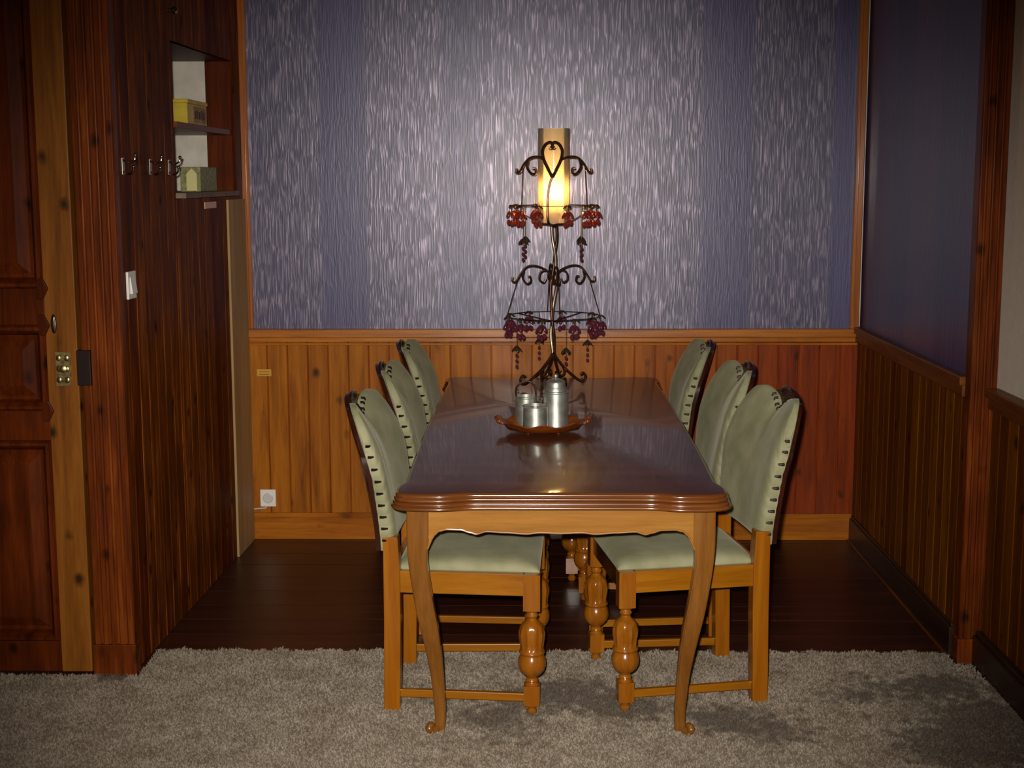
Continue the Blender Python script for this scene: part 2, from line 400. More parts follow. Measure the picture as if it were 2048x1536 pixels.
def rnd_back(i, u): # ochre boards on the left, redder varnish towards the right corner
    return min(1, max(0, (u - 1.55)/0.75))*0.85 + random.random()*0.15
struct(planks('wall_back_wainscot', (-1.385, 0.0), (1.388, 0.0), 0.118, 0.915, 0.0925, M['pine_amber'], th=0.014, side=-1, rnd=rnd_back))
mb = MB()   # skirting with a stepped top bead
mb.box((-1.385, -0.020, 0.0), (1.372, 0.012, 0.112)); mb.box((-1.385, -0.024, 0.104), (1.372, 0.012, 0.126))
struct(mb.build('baseboard_back', M['pine_skirt'], bevel=0.003))
mb = MB()
mb.box((-1.385, -0.030, 0.937), (1.372, 0.014, 0.975)); mb.box((-1.385, -0.018, 0.915), (1.372, 0.014, 0.937)); mb.box((-1.385, -0.024, 0.902), (1.372, 0.010, 0.912))
struct(mb.build('trim_1', M['pine_trim'], bevel=0.004))
mb = MB(); mb.box((-1.392, -0.026, 0.975), (-1.362, 0.014, ZC)); mb.box((-1.392, -0.018, 0.975), (-1.35, 0.014, ZC))
struct(mb.build('trim_2', M['pine_trim_v'], bevel=0.003))
mb = MB(); mb.box((1.337, -0.024, 0.975), (1.373, 0.014, ZC)); mb.box((1.350, -0.032, 0.975), (1.373, 0.014, ZC)); 
struct(mb.build('trim_3', M['pine_trim_v'], bevel=0.003))

# right wall of the alcove
struct(box_obj('wall_right', (1.405, -1.66, 0), (1.55, 0.14, ZC), M['plaster'], bevel=0))
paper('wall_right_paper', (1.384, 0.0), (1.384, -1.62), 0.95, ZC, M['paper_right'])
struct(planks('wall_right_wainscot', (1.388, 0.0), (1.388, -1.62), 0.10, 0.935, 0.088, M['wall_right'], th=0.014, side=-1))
mb = MB(); mb.box((1.352, -1.62, 0.955), (1.40, 0, 0.985)); mb.box((1.362, -1.62, 0.915), (1.40, 0, 0.955))
struct(mb.build('trim_4', M['rail_dark'], bevel=0.004))
mb = MB(); mb.box((1.360, -1.60, 0.0), (1.395, -0.02, 0.105)); mb.box((1.366, -1.60, 0.105), (1.395, -0.02, 0.118))
struct(mb.build('baseboard_right', M['skirt_dark'], bevel=0.003))
struct(box_obj('trim_5', (1.352, -1.60, 0.0), (1.360, -0.02, 0.006), M['rail_dark'], bevel=0.001))
# fluted pilaster closing the alcove on the right, with its plinth block
def fluted(name, x0, x1, y, z0, z1, nfl, mat, depth=0.02, parent=None):
    n = 80; poly = []
    for i in range(n + 1):
        f = i/n; x = x0 + (x1 - x0)*f
        g = 0.0
        if 0.10 < f < 0.90: g = 0.007*max(0.0, math.sin((f - 0.10)/0.8*PI*nfl*2 - PI/2))**0.6 if math.sin((f - 0.10)/0.8*PI*nfl*2 - PI/2) > 0 else 0.0
        e_ = 0.006*(max(0, 1 - f/0.04) + max(0, 1 - (1 - f)/0.04))
        poly.append((x, y + g + e_))
    poly += [(x1, y + depth), (x0, y + depth)]
    mb = MB(); nn = len(poly)
    vs = [(a, b, z0) for a, b in poly] + [(a, b, z1) for a, b in poly]
    mb.add(vs, [tuple(range(nn))[::-1], tuple(range(nn, 2*nn))] + [(i, (i+1) % nn, nn + (i+1) % nn, nn + i) for i in range(nn)])
    return mb.build(name, mat, parent, smooth=True, angle=25)
struct(fluted('trim_6', 1.372, 1.462, -1.675, 0.09, ZC, 3, M['door_casing'], 0.06))
struct(box_obj('trim_7', (1.366, -1.685, 0.0), (1.462, -1.615, 0.09), M['door_casing'], bevel=0.004))

# nearer right wall, white above a dark wainscot
struct(box_obj('wall_right_near', (1.462, -7.2, 0), (1.60, -1.62, ZC), M['wall_white'], bevel=0))
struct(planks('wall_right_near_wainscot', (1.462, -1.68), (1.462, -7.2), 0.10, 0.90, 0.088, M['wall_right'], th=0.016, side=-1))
mb = MB(); mb.box((1.418, -7.2, 0.925), (1.47, -1.68, 0.955)); mb.box((1.430, -7.2, 0.885), (1.47, -1.68, 0.925))
struct(mb.build('trim_8', M['rail_dark'], bevel=0.004))
mb = MB(); mb.box((1.415, -7.2, 0.0), (1.465, -1.68, 0.105)); mb.box((1.424, -7.2, 0.105), (1.465, -1.68, 0.12))
struct(mb.build('baseboard_right_near', M['skirt_dark'], bevel=0.003))

# left wall of the alcove with its open shelf niche
NY0, NY1, NZ0, NZ1 = -1.085, -0.135, 1.575, 2.15
Lw = math.hypot(XL1 - XL0, 1.8)
th = 0.016
hole = (1.8 + NY0, 1.8 + NY1, NZ0, NZ1)
p0 = (XL0 - th, -1.8); p1 = (XL1 - th, 0.0)
struct(planks('wall_left', p0, p1, 0.0, ZC, 0.098, M['wall_dark'], th=th, side=-1, holes=[hole]))
mb = MB()   # pale board near the corner
xf = Matrix.Translation((LX(-0.33), -0.33, 0)) @ Matrix.Rotation(-math.atan2(XL1 - XL0, 1.8), 4, 'Z')
mb.box((-0.001, 0, 0.0), (0.010, 0.305, 1.56), xf=xf)
struct(mb.build('trim_9', M['strip'], bevel=0.002))
mb = MB()
xb = -1.74
mb.box((xb - 0.01, NY0 - 0.04, NZ0 - 0.05), (xb, NY1 + 0.03, NZ1 + 0.1)); mb.box((xb, NY1 + 0.004, NZ0 - 0.05), (-1.495, NY1 + 0.03, NZ1 + 0.1)); struct(mb.build('wall_left_niche', M['plaster']))
mb = MB(); mb.box((-1.505, NY1, NZ0), (LX(NY1, -0.014), NY1 + 0.02, NZ1)); mb.box((xb, NY0 - 0.02, NZ0), (LX(NY0, -0.014), NY0, NZ1)); mb.box((xb, NY0 - 0.02, NZ1), (LX(-0.6, -0.014), NY1 + 0.02, NZ1 + 0.02))
struct(mb.build('trim_10', M['door_red'], bevel=0.001))
xs = LX(NY1, 0.0)
sh1 = box_obj('wall_shelf', (xb + 0.001, NY0 + 0.002, 1.835), (xs - 0.012, NY1 - 0.002, 1.858), M['rail_dark'])
tag(sh1, 'dark wooden shelf board across the middle of the wall niche', 'shelf', 'shelves in the wall niche')
sh2 = box_obj('wall_shelf', (xb + 0.001, NY0 + 0.002, NZ0 + 0.001), (xs + 0.012, NY1 - 0.002, NZ0 + 0.022), M['shelf_grey'])
tag(sh2, 'greyish shelf board at the bottom of the wall niche', 'shelf', 'shelves in the wall niche')

# wall with the door, left
DY = -1.80
struct(box_obj('wall_left_near', (-3.3, DY + 0.03, 0), (LX(-1.78, -0.016) - 0.012, DY + 0.09, ZC), M['wall_dark'], bevel=0))
struct(box_obj('wall_far_left', (-3.4, -7.3, 0), (-3.2, DY + 0.03, ZC), M['wall_white'], bevel=0))
struct(box_obj('wall_front', (-3.3, -7.3, 0), (1.6, -7.2, ZC), M['wall_white'], bevel=0))
struct(fluted('trim_11', -1.548, -1.412, DY - 0.022, 0.11, ZC, 4, M['door_casing'], 0.045))
struct(box_obj('trim_12', (-1.552, DY - 0.030, 0.0), (-1.408, DY + 0.025, 0.11), M['door_casing'], bevel=0.004))
struct(box_obj('trim_13', (-2.62, DY - 0.022, 0.0), (-2.48, DY + 0.025, ZC), M['door_casing'], bevel=0.004))
# the door itself
DX0, DX1 = -2.47, -1.560
dr = empty('door_1', (DX1, DY, 0)); struct(dr)
def dbox(mb, x0, x1, z0, z1, y0, y1): mb.box((x0 - DX1, y0, z0), (x1 - DX1, y1, z1))
mb = MB(); dbox(mb, -1.662, DX1, 0.012, 2.4, -0.018, 0.022); dbox(mb, DX0, -2.37, 0.012, 2.4, -0.018, 0.022)
mb.build('door_stile', M['door_stile'], dr, bevel=0.003)
mb = MB()
for z0, z1 in ((0.012, 0.118), (0.80, 0.90), (1.18, 1.30), (2.3, 2.4)): dbox(mb, -2.37, -1.662, z0, z1, -0.016, 0.022)
mb.build('door_rail', M['door_red'], dr, bevel=0.003)
def panel(z0, z1, x0=-2.37, x1=-1.662):
    """raised and fielded panel with a moulded frame"""
    mb = MB(); xa, xb_ = x0 - DX1, x1 - DX1
    def ring(o, yy): return [(xa + o, yy, z0 + o), (xb_ - o, yy, z0 + o), (xb_ - o, yy, z1 - o), (xa + o, yy, z1 - o)]
    rs = [ring(0, -0.016), ring(0.006, -0.026), ring(0.016, -0.027), ring(0.026, -0.012), ring(0.034, 0.006), ring(0.046, 0.008), ring(0.075, -0.006), ring(0.082, -0.008)]
    vs = [p for r in rs for p in r]; fs = []
    for i in range(len(rs) - 1):
        for k in range(4): fs.append((i*4 + k, i*4 + (k+1) % 4, (i+1)*4 + (k+1) % 4, (i+1)*4 + k))
    n = (len(rs) - 1)*4; fs.append((n, n+1, n+2, n+3))
    mb.add(vs, fs); return mb.build('door_panel', M['door_red'], dr)
panel(0.118, 0.80); panel(0.90, 1.18); panel(1.30, 2.30)
# pointed wooden moulds where the panels meet the stile
mb = MB()
for zc, s in ((1.30, 1), (1.18, -1), (0.90, -1)):
    a, b = -1.662 - DX1, -1.632 - DX1
    mb.prism([(a - 0.02, zc - 0.035), (a, zc - 0.035), (b - 0.012, zc), (a, zc + 0.035), (a - 0.02, zc + 0.035)], -0.027, -0.016, 'Y')
mb.build('door_moulding', M['door_red'], dr, bevel=0.003)
h = MB()   # drop handle: back plate and oval pull
h.lathe([(0.0001, 0), (0.007, 0.001), (0.010, 0.004), (0.0085, 0.008), (0.0001, 0.010)], n=16, xf=Matrix.Diagonal((1, 3.2, 1, 1)))
ho = h.build('door_handle', M['steel'], dr, smooth=True); ho.location = (-1.632 - DX1, -0.018, 1.185); ho.rotation_euler = (PI/2, 0, 0)
mb = MB(); mb.box((-0.024, -0.004, -0.055), (0.024, 0, 0.055)); 
for sx in (-1, 1):
    for sz in (-1, 0, 1): mb.ball((sx*0.013, -0.004, sz*0.036), 0.009, sc=(1, 0.45, 1.2))
mb.lathe([(0.012, 0), (0.012, 0.004), (0.006, 0.007), (0.0001, 0.007)], c=(0, -0.004, 0), xf=Matrix.Rotation(PI/2, 4, 'X'))
lk = mb.build('lock_plate', M['brass'], dr, smooth=True); lk.location = (-1.608 - DX1, -0.018, 1.038)
kp = box_obj('lock_keeper', (0.0, -0.030, 0.985), (0.045, -0.0, 1.10), M['dark_iron'], dr); kp.location = (0.0, -0.004, 0)

# ------------------------------------------------------------------ carpet
def in_carpet(x, y):
    if x < -1.40: return y < -1.80
    return y < -1.585 + 0.02*math.sin(x*2.2 + 0.4)*0.5 and x < 1.45
cv, cf = [], []
mb = MB()
mb.box((-3.2, -7.2, 0.0), (1.415, -1.845, 0.006)); mb.box((-1.40, -1.845, 0.0), (1.355, -1.585, 0.006))
rx = random.Random(3)
verts = mb.v; faces = mb.f
N_T = 190000
y_front = -2.75
cnt = 0; from mathutils import noise
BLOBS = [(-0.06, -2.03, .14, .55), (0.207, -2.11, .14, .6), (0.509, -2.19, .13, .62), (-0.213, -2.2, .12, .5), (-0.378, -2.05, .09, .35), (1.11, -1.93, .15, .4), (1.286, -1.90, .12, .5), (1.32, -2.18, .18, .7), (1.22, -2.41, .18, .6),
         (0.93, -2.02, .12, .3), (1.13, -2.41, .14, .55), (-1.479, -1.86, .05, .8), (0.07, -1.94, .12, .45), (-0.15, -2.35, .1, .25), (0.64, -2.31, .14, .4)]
worn = [0.0]*len(mb.f)
while cnt < N_T:
    x = rx.uniform(-2.0, 1.44); y = rx.uniform(y_front, -1.55)
    if y > -1.575 + 0.010*math.sin(x*37) + 0.008*math.sin(x*91 + 2): continue
    if x < -1.402 and y > -1.832: continue
    if x > 1.355 and y > -1.69: continue
    if x > 1.41: continue
    cnt += 1
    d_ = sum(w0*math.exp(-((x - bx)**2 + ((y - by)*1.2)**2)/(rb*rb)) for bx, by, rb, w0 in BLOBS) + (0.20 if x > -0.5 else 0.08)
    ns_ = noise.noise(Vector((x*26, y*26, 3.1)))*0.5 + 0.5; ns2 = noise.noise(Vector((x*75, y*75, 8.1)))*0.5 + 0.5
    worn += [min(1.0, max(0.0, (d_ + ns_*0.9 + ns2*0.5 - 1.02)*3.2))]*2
    hgt = rx.uniform(0.008, 0.015); w_ = rx.uniform(0.0014, 0.0028); a = rx.uniform(0, PI); b = rx.uniform(0, 2*PI); l_ = rx.uniform(0.002, 0.007)
    ca, sa = math.cos(a)*w_, math.sin(a)*w_; ox, oy = math.cos(b)*l_, math.sin(b)*l_
    o = len(verts)
    verts += [(x - ca, y - sa, 0.004), (x + ca, y + sa, 0.004), (x + ca*0.8 + ox*0.6, y + sa*0.8 + oy*0.6, hgt*0.75), (x - ca*0.8 + ox*0.6, y - sa*0.8 + oy*0.6, hgt*0.75), (x + ox*1.4, y + oy*1.4, hgt)]
    faces += [[o, o+1, o+2, o+3], [o+3, o+2, o+4]]
me = D.meshes.new('carpet'); me.from_pydata(verts, [], faces); me.materials.append(M['shag'])
mt = me.attributes.new('worn', 'FLOAT', 'FACE'); mt.data.foreach_set('value', worn)
carpet = D.objects.new('carpet', me); COL.objects.link(carpet)
tag(carpet, 'grey beige shag carpet with dark worn patches in front of the wooden floor', 'carpet', kind='stuff')

# ------------------------------------------------------------------ table
TZ = 0.76
def outline():
    """plan of the top (x, y); y from -2.43 to -0.035, serpentine corners"""
    q = [(0.0, -2.415), (0.20, -2.415), (0.262, -2.417), (0.290, -2.424), (0.312, -2.432), (0.345, -2.437), (0.385, -2.437), (0.430, -2.433), (0.462, -2.420), (0.482, -2.396),
         (0.488, -2.36), (0.486, -2.32), (0.480, -2.285), (0.472, -2.26), (0.470, -2.23), (0.4705, -2.15), (0.476, -1.8), (0.480, -1.23)]
    pts = [(p.x, p.y) for p in cr([(a, b, 0) for a, b in q], 4)]
    far = [(x, -2.43 - 0.035 - y) for x, y in pts[:-1]][::-1]
    rt = pts + far
    rt = rt[:-1]
    lf = [(-x, y) for x, y in rt[1:]][::-1]
    return rt + lf
OUT = outline()
n_ = len(OUT); NR = []
for i in range(n_):
    a = Vector(OUT[(i-1) % n_]); b = Vector(OUT[(i+1) % n_]); d = (b - a).normalized(); NR.append(Vector((d.y, -d.x)))
def slab(prof, mb, mi_top=0, mi_side=1):
    rings = []
    vs = []; fs = []
    for o, z in prof: vs += [(OUT[i][0] + NR[i].x*o, OUT[i][1] + NR[i].y*o, z) for i in range(n_)]
    for j in range(len(prof) - 1):
        for i in range(n_): fs.append((j*n_ + i, (j+1)*n_ + i, (j+1)*n_ + (i+1) % n_, j*n_ + (i+1) % n_))
    o_ = len(mb.f)
    mb.add(vs, fs, mi=mi_side); mb.add([vs[i] for i in range(n_)], [tuple(range(n_))], mi=mi_top)
    k = (len(prof) - 1)*n_; mb.add([vs[k + i] for i in range(n_)], [tuple(range(n_))[::-1]], mi=mi_side)
def reed(o0, z1, z0, out, k=5):
    return [(o0 + out*math.sin(PI*i/k), z1 + (z0 - z1)*i/k) for i in range(1, k)]
def reed2(o0, o1, z1, z0, out, k=6):
    return [(o0 + (o1 - o0)*i/k + out*math.sin(PI*i/k), z1 + (z0 - z1)*i/k) for i in range(0, k + 1)]
tb = empty('dining_table', (0, 0, 0))
tag(tb, 'long dark brown dining table with scalloped apron and curved front legs', 'table')
mb = MB()
prof = [(-0.020, TZ), (-0.017, TZ - 0.0005)] + reed2(-0.016, -0.0115, TZ - 0.001, TZ - 0.011, 0.0028) + [(-0.012, TZ - 0.0115)] + reed2(-0.0115, -0.007, TZ - 0.012, TZ - 0.022, 0.0028) + [(-0.008, TZ - 0.023), (-0.016, TZ - 0.024)]
slab(prof, mb); mb.build('tabletop', [M['table_top'], M['table_edge']], tb, smooth=True, angle=50)
mb = MB()
prof = [(-0.016, TZ - 0.024), (-0.007, TZ - 0.025)] + reed2(-0.007, -0.003, TZ - 0.025, TZ - 0.034, 0.0025) + [(-0.0035, TZ - 0.035)] + reed2(-0.003, 0.0, TZ - 0.035, TZ - 0.047, 0.004, 6) + [(-0.005, TZ - 0.048), (-0.03, TZ - 0.050)]
slab(prof, mb, 1, 1); mb.build('draw_leaf', [M['table_edge'], M['table_edge']], tb, smooth=True, angle=50)
# aprons
AZ1 = TZ - 0.050
def arch(x):  # lower edge of the front apron, metres, x from centre
    a = abs(x)
    pts = [(0.0, 0.632), (0.06, 0.634), (0.10, 0.630), (0.16, 0.634), (0.215, 0.637), (0.245, 0.629), (0.262, 0.634), (0.29, 0.642), (0.33, 0.643), (0.352, 0.638), (0.368, 0.625), (0.380, 0.60), (0.386, 0.585)]
    for (x0, z0), (x1, z1) in zip(pts, pts[1:]):
        if x0 <= a <= x1:
            t_ = (a - x0)/(x1 - x0); t_ = t_*t_*(3 - 2*t_); return z0 + (z1 - z0)*t_
    return pts[-1][1]
for yy, s in ((-2.372, 1), (-0.095, 1)):
    mb = MB(); xs_ = [-0.386 + 0.772*i/120 for i in range(121)]
    poly = [(x, arch(x)) for x in xs_] + [(0.386, AZ1), (-0.386, AZ1)]
    mb.prism(poly, yy, yy + 0.022, 'Y')
    # thin bead along the scallop
    mb.tube([(x, yy, arch(x) + 0.003) for x in xs_], 0.0032, 6)
    mb.build('apron', M['oak_apron'], tb, smooth=True, angle=35)
for s in (-1, 1):
    mb = MB(); L0, L1 = -2.31, -0.14; N = 90
    poly = [(L0 + (L1 - L0)*i/N, 0.625 + 0.012*math.cos(i/N*PI*6)*(1 if 8 < i < 82 else 0.3)) for i in range(N + 1)] + [(L1, AZ1), (L0, AZ1)]
    x0 = s*0.425; mb.prism(poly, min(x0, x0 + s*0.02), max(x0, x0 + s*0.02), 'X')
    mb.build('apron', M['oak_apron'], tb)
# cabriole legs: (z, centre offset from the corner axis, half width)
def cab_leg(sx, sy, cy):
    # front view: outer edge xo(z), inner edge xi(z), both from the photo
    zs = [AZ1, 0.66, 0.62, 0.58, 0.537, 0.475, 0.407, 0.35, 0.29, 0.23, 0.178, 0.10, 0.05, 0.022, 0.0]
    xo = [0.447, 0.447, 0.447, 0.446, 0.443, 0.436, 0.427, 0.417, 0.405, 0.394, 0.386, 0.379, 0.376, 0.378, 0.377]
    xi = [0.379, 0.379, 0.380, 0.386, 0.387, 0.381, 0.371, 0.362, 0.355, 0.350, 0.347, 0.343, 0.342, 0.343, 0.345]
    rows = list(zip(cr([(a, 0, z) for a, z in zip(xo, zs)], 4), cr([(a, 0, z) for a, z in zip(xi, zs)], 4)))
    mb = MB(); vs = []; fs = []; n = 16
    for o_, i_ in rows:
        cx, hw = (o_.x + i_.x)/2, (o_.x - i_.x)/2; z = o_.z
        cyy = (cx - 0.413)*sy + cy     # the leg sways along y as it does along x
        for k in range(n):
            a = 2*PI*k/n + PI/n; ex = 0.16 if z > 0.6 else 0.16 + 0.5*(0.6 - z)
            c_, s_ = math.cos(a), math.sin(a)
            vs.append((sx*(cx + hw*math.copysign(abs(c_)**ex, c_)*0.98), cyy + hw*math.copysign(abs(s_)**ex, s_), z))
    m = len(rows)
    for i in range(m - 1):
        for k in range(n): fs.append((i*n + k, i*n + (k+1) % n, (i+1)*n + (k+1) % n, (i+1)*n + k))
    fs += [tuple(range(n)), tuple(range((m-1)*n, m*n))[::-1]]
    mb.add(vs, fs)
    # scroll toe curling outwards
    cxf, cyf = 0.366, (0.366 - 0.413)*sy + cy
    dirx, diry = 0.72*sx, 0.72*sy
    pts = [(sx*cxf + dirx*r_, cyf + diry*r_, z_) for r_, z_ in ((-0.005, 0.016), (0.012, 0.012), (0.026, 0.013), (0.034, 0.021), (0.030, 0.030), (0.022, 0.028), (0.021, 0.021))]
    mb.tube(cr(pts, 4), [0.014]*8 + [0.0125]*6 + [0.010]*6 + [0.008]*5, 10)
    # raised bead down the inner front edge
    bead = [(sx*(i_.x + 0.003), (o_.x + i_.x)/2*sy - 0.413*sy + cy + sy*(o_.x - i_.x)/2*0.9, o_.z) for o_, i_ in rows[8:-10]]
    mb.tube(bead, 0.003, 6)
    return mb.build('leg', M['oak_table'], tb, smooth=True, angle=50)
for sx in (-1, 1):
    cab_leg(sx, -1, -2.34); cab_leg(sx, 1, -0.125)

# ------------------------------------------------------------------ chairs
def make_chair():
    root = empty('dining_chair')
    XR_, XF, YR, YF = -0.218, 0.214, 0.213, 0.236     # leg centres
    LW_ = 0.026
    # front legs, turned
    prof = [(0.026, 0.340), (0.022, 0.333), (0.015, 0.330), (0.0175, 0.324), (0.020, 0.319), (0.0165, 0.313), (0.014, 0.310), (0.016, 0.305), (0.024, 0.298), (0.033, 0.290), (0.039, 0.278),
            (0.041, 0.262), (0.040, 0.245), (0.037, 0.230), (0.036, 0.214), (0.0385, 0.208), (0.0405, 0.203), (0.0385, 0.198), (0.036, 0.195), (0.041, 0.184), (0.0435, 0.170), (0.0425, 0.155),
            (0.036, 0.140), (0.026, 0.130), (0.018, 0.124), (0.0155, 0.120), (0.019, 0.115), (0.020, 0.111), (0.0165, 0.107), (0.018, 0.103), (0.023, 0.098), (0.025, 0.094)]
    def flute(z, a):
        return -0.10*abs(math.sin(a*5))**0.7 if 0.212 < z < 0.286 else 0.0
    for s in (-1, 1):
        mb = MB(); x, y = XF, s*YF
        mb.box((x - LW_, y - LW_, 0.338), (x + LW_, y + LW_, 0.452))
        mb.lathe(prof[::-1], (x, y, 0), 40, flute)
        mb.box((x - 0.0245, y - 0.0245, 0.034), (x + 0.0245, y + 0.0245, 0.098))
        mb.lathe([(0.012, 0.0), (0.0165, 0.006), (0.017, 0.014), (0.012, 0.020), (0.014, 0.026), (0.020, 0.034)], (x, y, 0), 20)
        mb.build('front_leg', M['oak_turned'], root, smooth=True, angle=40)
    for s in (-1, 1):
        mb = MB(); y = s*YR
        poly = [(XR_ - 0.030, 0.0), (XR_ + 0.020, 0.0), (XR_ + 0.026, 0.30), (XR_ + 0.026, 0.455), (XR_ + 0.020, 0.56), (XR_ - 0.026, 0.56), (XR_ - 0.026, 0.30)]
        mb.prism(poly, y - LW_, y + LW_, 'Y'); mb.build('rear_leg', M['oak_gold_v'], root, bevel=0.003)
    # rails
    for s in (-1, 1):
        mb = MB(); a = Vector((XR_ + 0.02, s*(YR + 0.006), 0)); b = Vector((XF - 0.02, s*(YF + 0.006), 0))
        mb.add([(a.x, a.y - 0.011, 0.383), (b.x, b.y - 0.011, 0.383), (b.x, b.y + 0.011, 0.383), (a.x, a.y + 0.011, 0.383), (a.x, a.y - 0.011, 0.452), (b.x, b.y - 0.011, 0.452), (b.x, b.y + 0.011, 0.452), (a.x, a.y + 0.011, 0.452)],
               [(0,3,2,1),(4,5,6,7),(0,1,5,4),(1,2,6,5),(2,3,7,6),(3,0,4,7)])
        mb.build('side_rail', M['oak_gold'], root, bevel=0.002)
    box_obj('front_rail', (XF - 0.006, -YF + 0.02, 0.383), (XF + 0.016, YF - 0.02, 0.452), M['chair_dark'], root)
    box_obj('rear_rail', (XR_ - 0.012, -YR + 0.02, 0.383), (XR_ + 0.012, YR - 0.02, 0.452), M['oak_gold'], root)
    for s in (-1, 1):
        mb = MB(); a = Vector((XR_ + 0.01, s*YR, 0.056)); b = Vector((XF - 0.012, s*YF, 0.056))
        mb.add([p + Vector((0, dy, dz)) for p in (a, b) for dy, dz in ((-0.009, -0.013), (0.009, -0.013), (0.009, 0.013), (-0.009, 0.013))], [(0,1,2,3),(7,6,5,4),(0,4,5,1),(1,5,6,2),(2,6,7,3),(3,7,4,0)])
        mb.build('stretcher', M['oak_gold'], root, bevel=0.003)
    # seat cushion
    mb = MB(); NU, NV = 28, 28; top = []; 
    def sp(u, v, z):   # u,v in [-1,1]
        hw = 0.205 + 0.024*(u + 1)/2
        return Vector((0.016 + 0.222*u, hw*v, z))
    vs = []; fs = []
    for i in range(NU + 1):
        for j in range(NV + 1):
            u = math.sin((i/NU*2 - 1)*PI/2); v = math.sin((j/NV*2 - 1)*PI/2)
            e_ = (1 - abs(u)**6)*(1 - abs(v)**6)
            vs.append(sp(u, v, 0.452 + 0.040*max(0, e_)**0.42))
    m_ = (NU+1)*(NV+1)
    for i in range(NU):
        for j in range(NV): a = i*(NV+1) + j; fs.append((a, a + NV + 1, a + NV + 2, a + 1))
    mb.add(vs, fs); mb.add([sp(-1,-1,0.452), sp(1,-1,0.452), sp(1,1,0.452), sp(-1,1,0.452)], [(0,1,2,3)])
    mb.box((-0.19, -0.19, 0.43), (0.20, 0.19, 0.4525))
    mb.build('seat', M['velvet'], root, smooth=True, angle=70)
    # backrest
    ZB = 0.515
    def hw(t_): return 0.230 + 0.042*math.sin(min(1, t_/0.84)*PI/2)**1.6 - (0.020*((t_ - 0.84)/0.16)**2 if t_ > 0.84 else 0)
    def back_pt(s, t_, off=0.0, scal=True, notch=True, grow=0.0):
        """s across -1..1, t up 0..1"""
        a = abs(s)
        ztop = 0.940 + 0.020*math.exp(-((a - 0.60)/0.28)**2) - (0.034*math.exp(-(a/0.16)**2) if notch else 0.0)
        if a > 0.72: ztop -= 0.085*((a - 0.72)/0.28)**2.4
        if not notch: ztop = 0.946 + 0.024*math.cos(min(1, a/0.5)*PI/2) - (0.10*((a - 0.6)/0.4)**2.2 if a > 0.6 else 0)
        z = ZB + (ztop + grow - ZB)*t_
        w = hw(t_) + grow
        if scal: w += 0.0035*abs(math.sin(t_*9*PI))*(a**3)
        y = s*w
        lean = -0.240 - 0.275*max(0, (z - 0.50))**1.2
        wing = 0.046*(a**1.9)*(0.3 + 0.7*min(1, t_*1.5))
        return Vector((lean - 0.018 + wing + off, y, z))
    NS, NTT = 44, 54
    def front(s, t_):
        e_ = max(0, 1 - abs(s)**7)**0.45; h_ = 1 - 0.75*abs(2*t_ - 0.9)**3 if t_ > 0.45 else 1 - 0.35*abs(2*t_ - 0.9)**3
        return back_pt(s, t_, 0.014 + 0.044*e_*max(0, h_)*max(0, 1 - abs(2*t_ - 1)**16)**0.5)
    mb = MB(); vs = []; fs = []
    for side in (0, 1):
        for i in range(NTT + 1):
            t_ = i/NTT
            for j in range(NS + 1):
                s = math.sin((j/NS*2 - 1)*PI/2)
                vs.append(front(s, t_) if side == 0 else back_pt(s, t_, -0.004))
    m_ = (NTT+1)*(NS+1)
    for i in range(NTT):
        for j in range(NS):
            a = i*(NS+1) + j; fs.append((a, a+1, a+NS+2, a+NS+1)); b = a + m_; fs.append((b, b+NS+1, b+NS+2, b+1))
    for i in range(NTT):
        for j in (0, NS): a = i*(NS+1) + j; fs.append((a, a+NS+1, a+NS+1+m_, a+m_))
    for j in range(NS):
        for i in (0, NTT): a = i*(NS+1) + j; fs.append((a, a+1, a+1+m_, a+m_))
    mb.add(vs, fs); br = mb.build('backrest', M['velvet'], root, smooth=True, angle=60)
    # wooden frame with a raised carved crest behind the upholstery
    mb = MB(); vs = []; fs = []
    for side, off in ((0, -0.005), (1, -0.021)):
        for i in range(NTT + 1):
            for j in range(NS + 1):
                s = j/NS*2 - 1
                vs.append(back_pt(s, i/NTT, off, False, False, -0.003))
    for i in range(NTT):
        for j in range(NS):
            a = i*(NS+1) + j; fs.append((a, a+1, a+NS+2, a+NS+1)); b = a + m_; fs.append((b, b+NS+1, b+NS+2, b+1))
    for i in range(NTT):
        for j in (0, NS): a = i*(NS+1) + j; fs.append((a, a+NS+1, a+NS+1+m_, a+m_))
    for j in range(NS):
        for i in (0, NTT): a = i*(NS+1) + j; fs.append((a, a+1, a+1+m_, a+m_))
    mb.add(vs, fs)
    # carved scrolls on the crest
    for s in (-1, 1):
        c = back_pt(0, 1, -0.004, False, False)
        pts = [c + Vector((0.004, s*a, b)) for a, b in ((0.0, 0.002), (0.03, 0.0), (0.055, -0.008), (0.062, -0.020), (0.048, -0.024), (0.042, -0.015))]
        mb.tube(cr(pts, 4), 0.006, 8)
    mb.build('back_frame', M['chair_dark'], root, smooth=True, angle=50)
    # dark nails on the scalloped edges
    def nail(pts):
        mb = MB(); mb.tube(pts, [0.0052, 0.0048, 0.003], 6); mb.build('nail', M['dark_iron'], br, smooth=True)
    for s in (-1, 1):
        for k in range(9):
            t_ = min(0.97, (k + 0.5)/9 + 0.045)
            nail([back_pt(s, t_, 0.002) + Vector((0, s*0.002, 0)), back_pt(s, t_, 0.010) + Vector((0, s*0.003, 0)), front(s*0.998, t_) + Vector((0.002, 0, 0))])
    for k in range(-3, 4):
        nail([back_pt(k*0.09, 1, 0.006) + Vector((0, 0, 0.001)), front(k*0.09, 0.998) + Vector((0.002, 0, 0.001)), front(k*0.09, 0.985) + Vector((0.001, 0, 0))])
    return root
ch0 = make_chair()
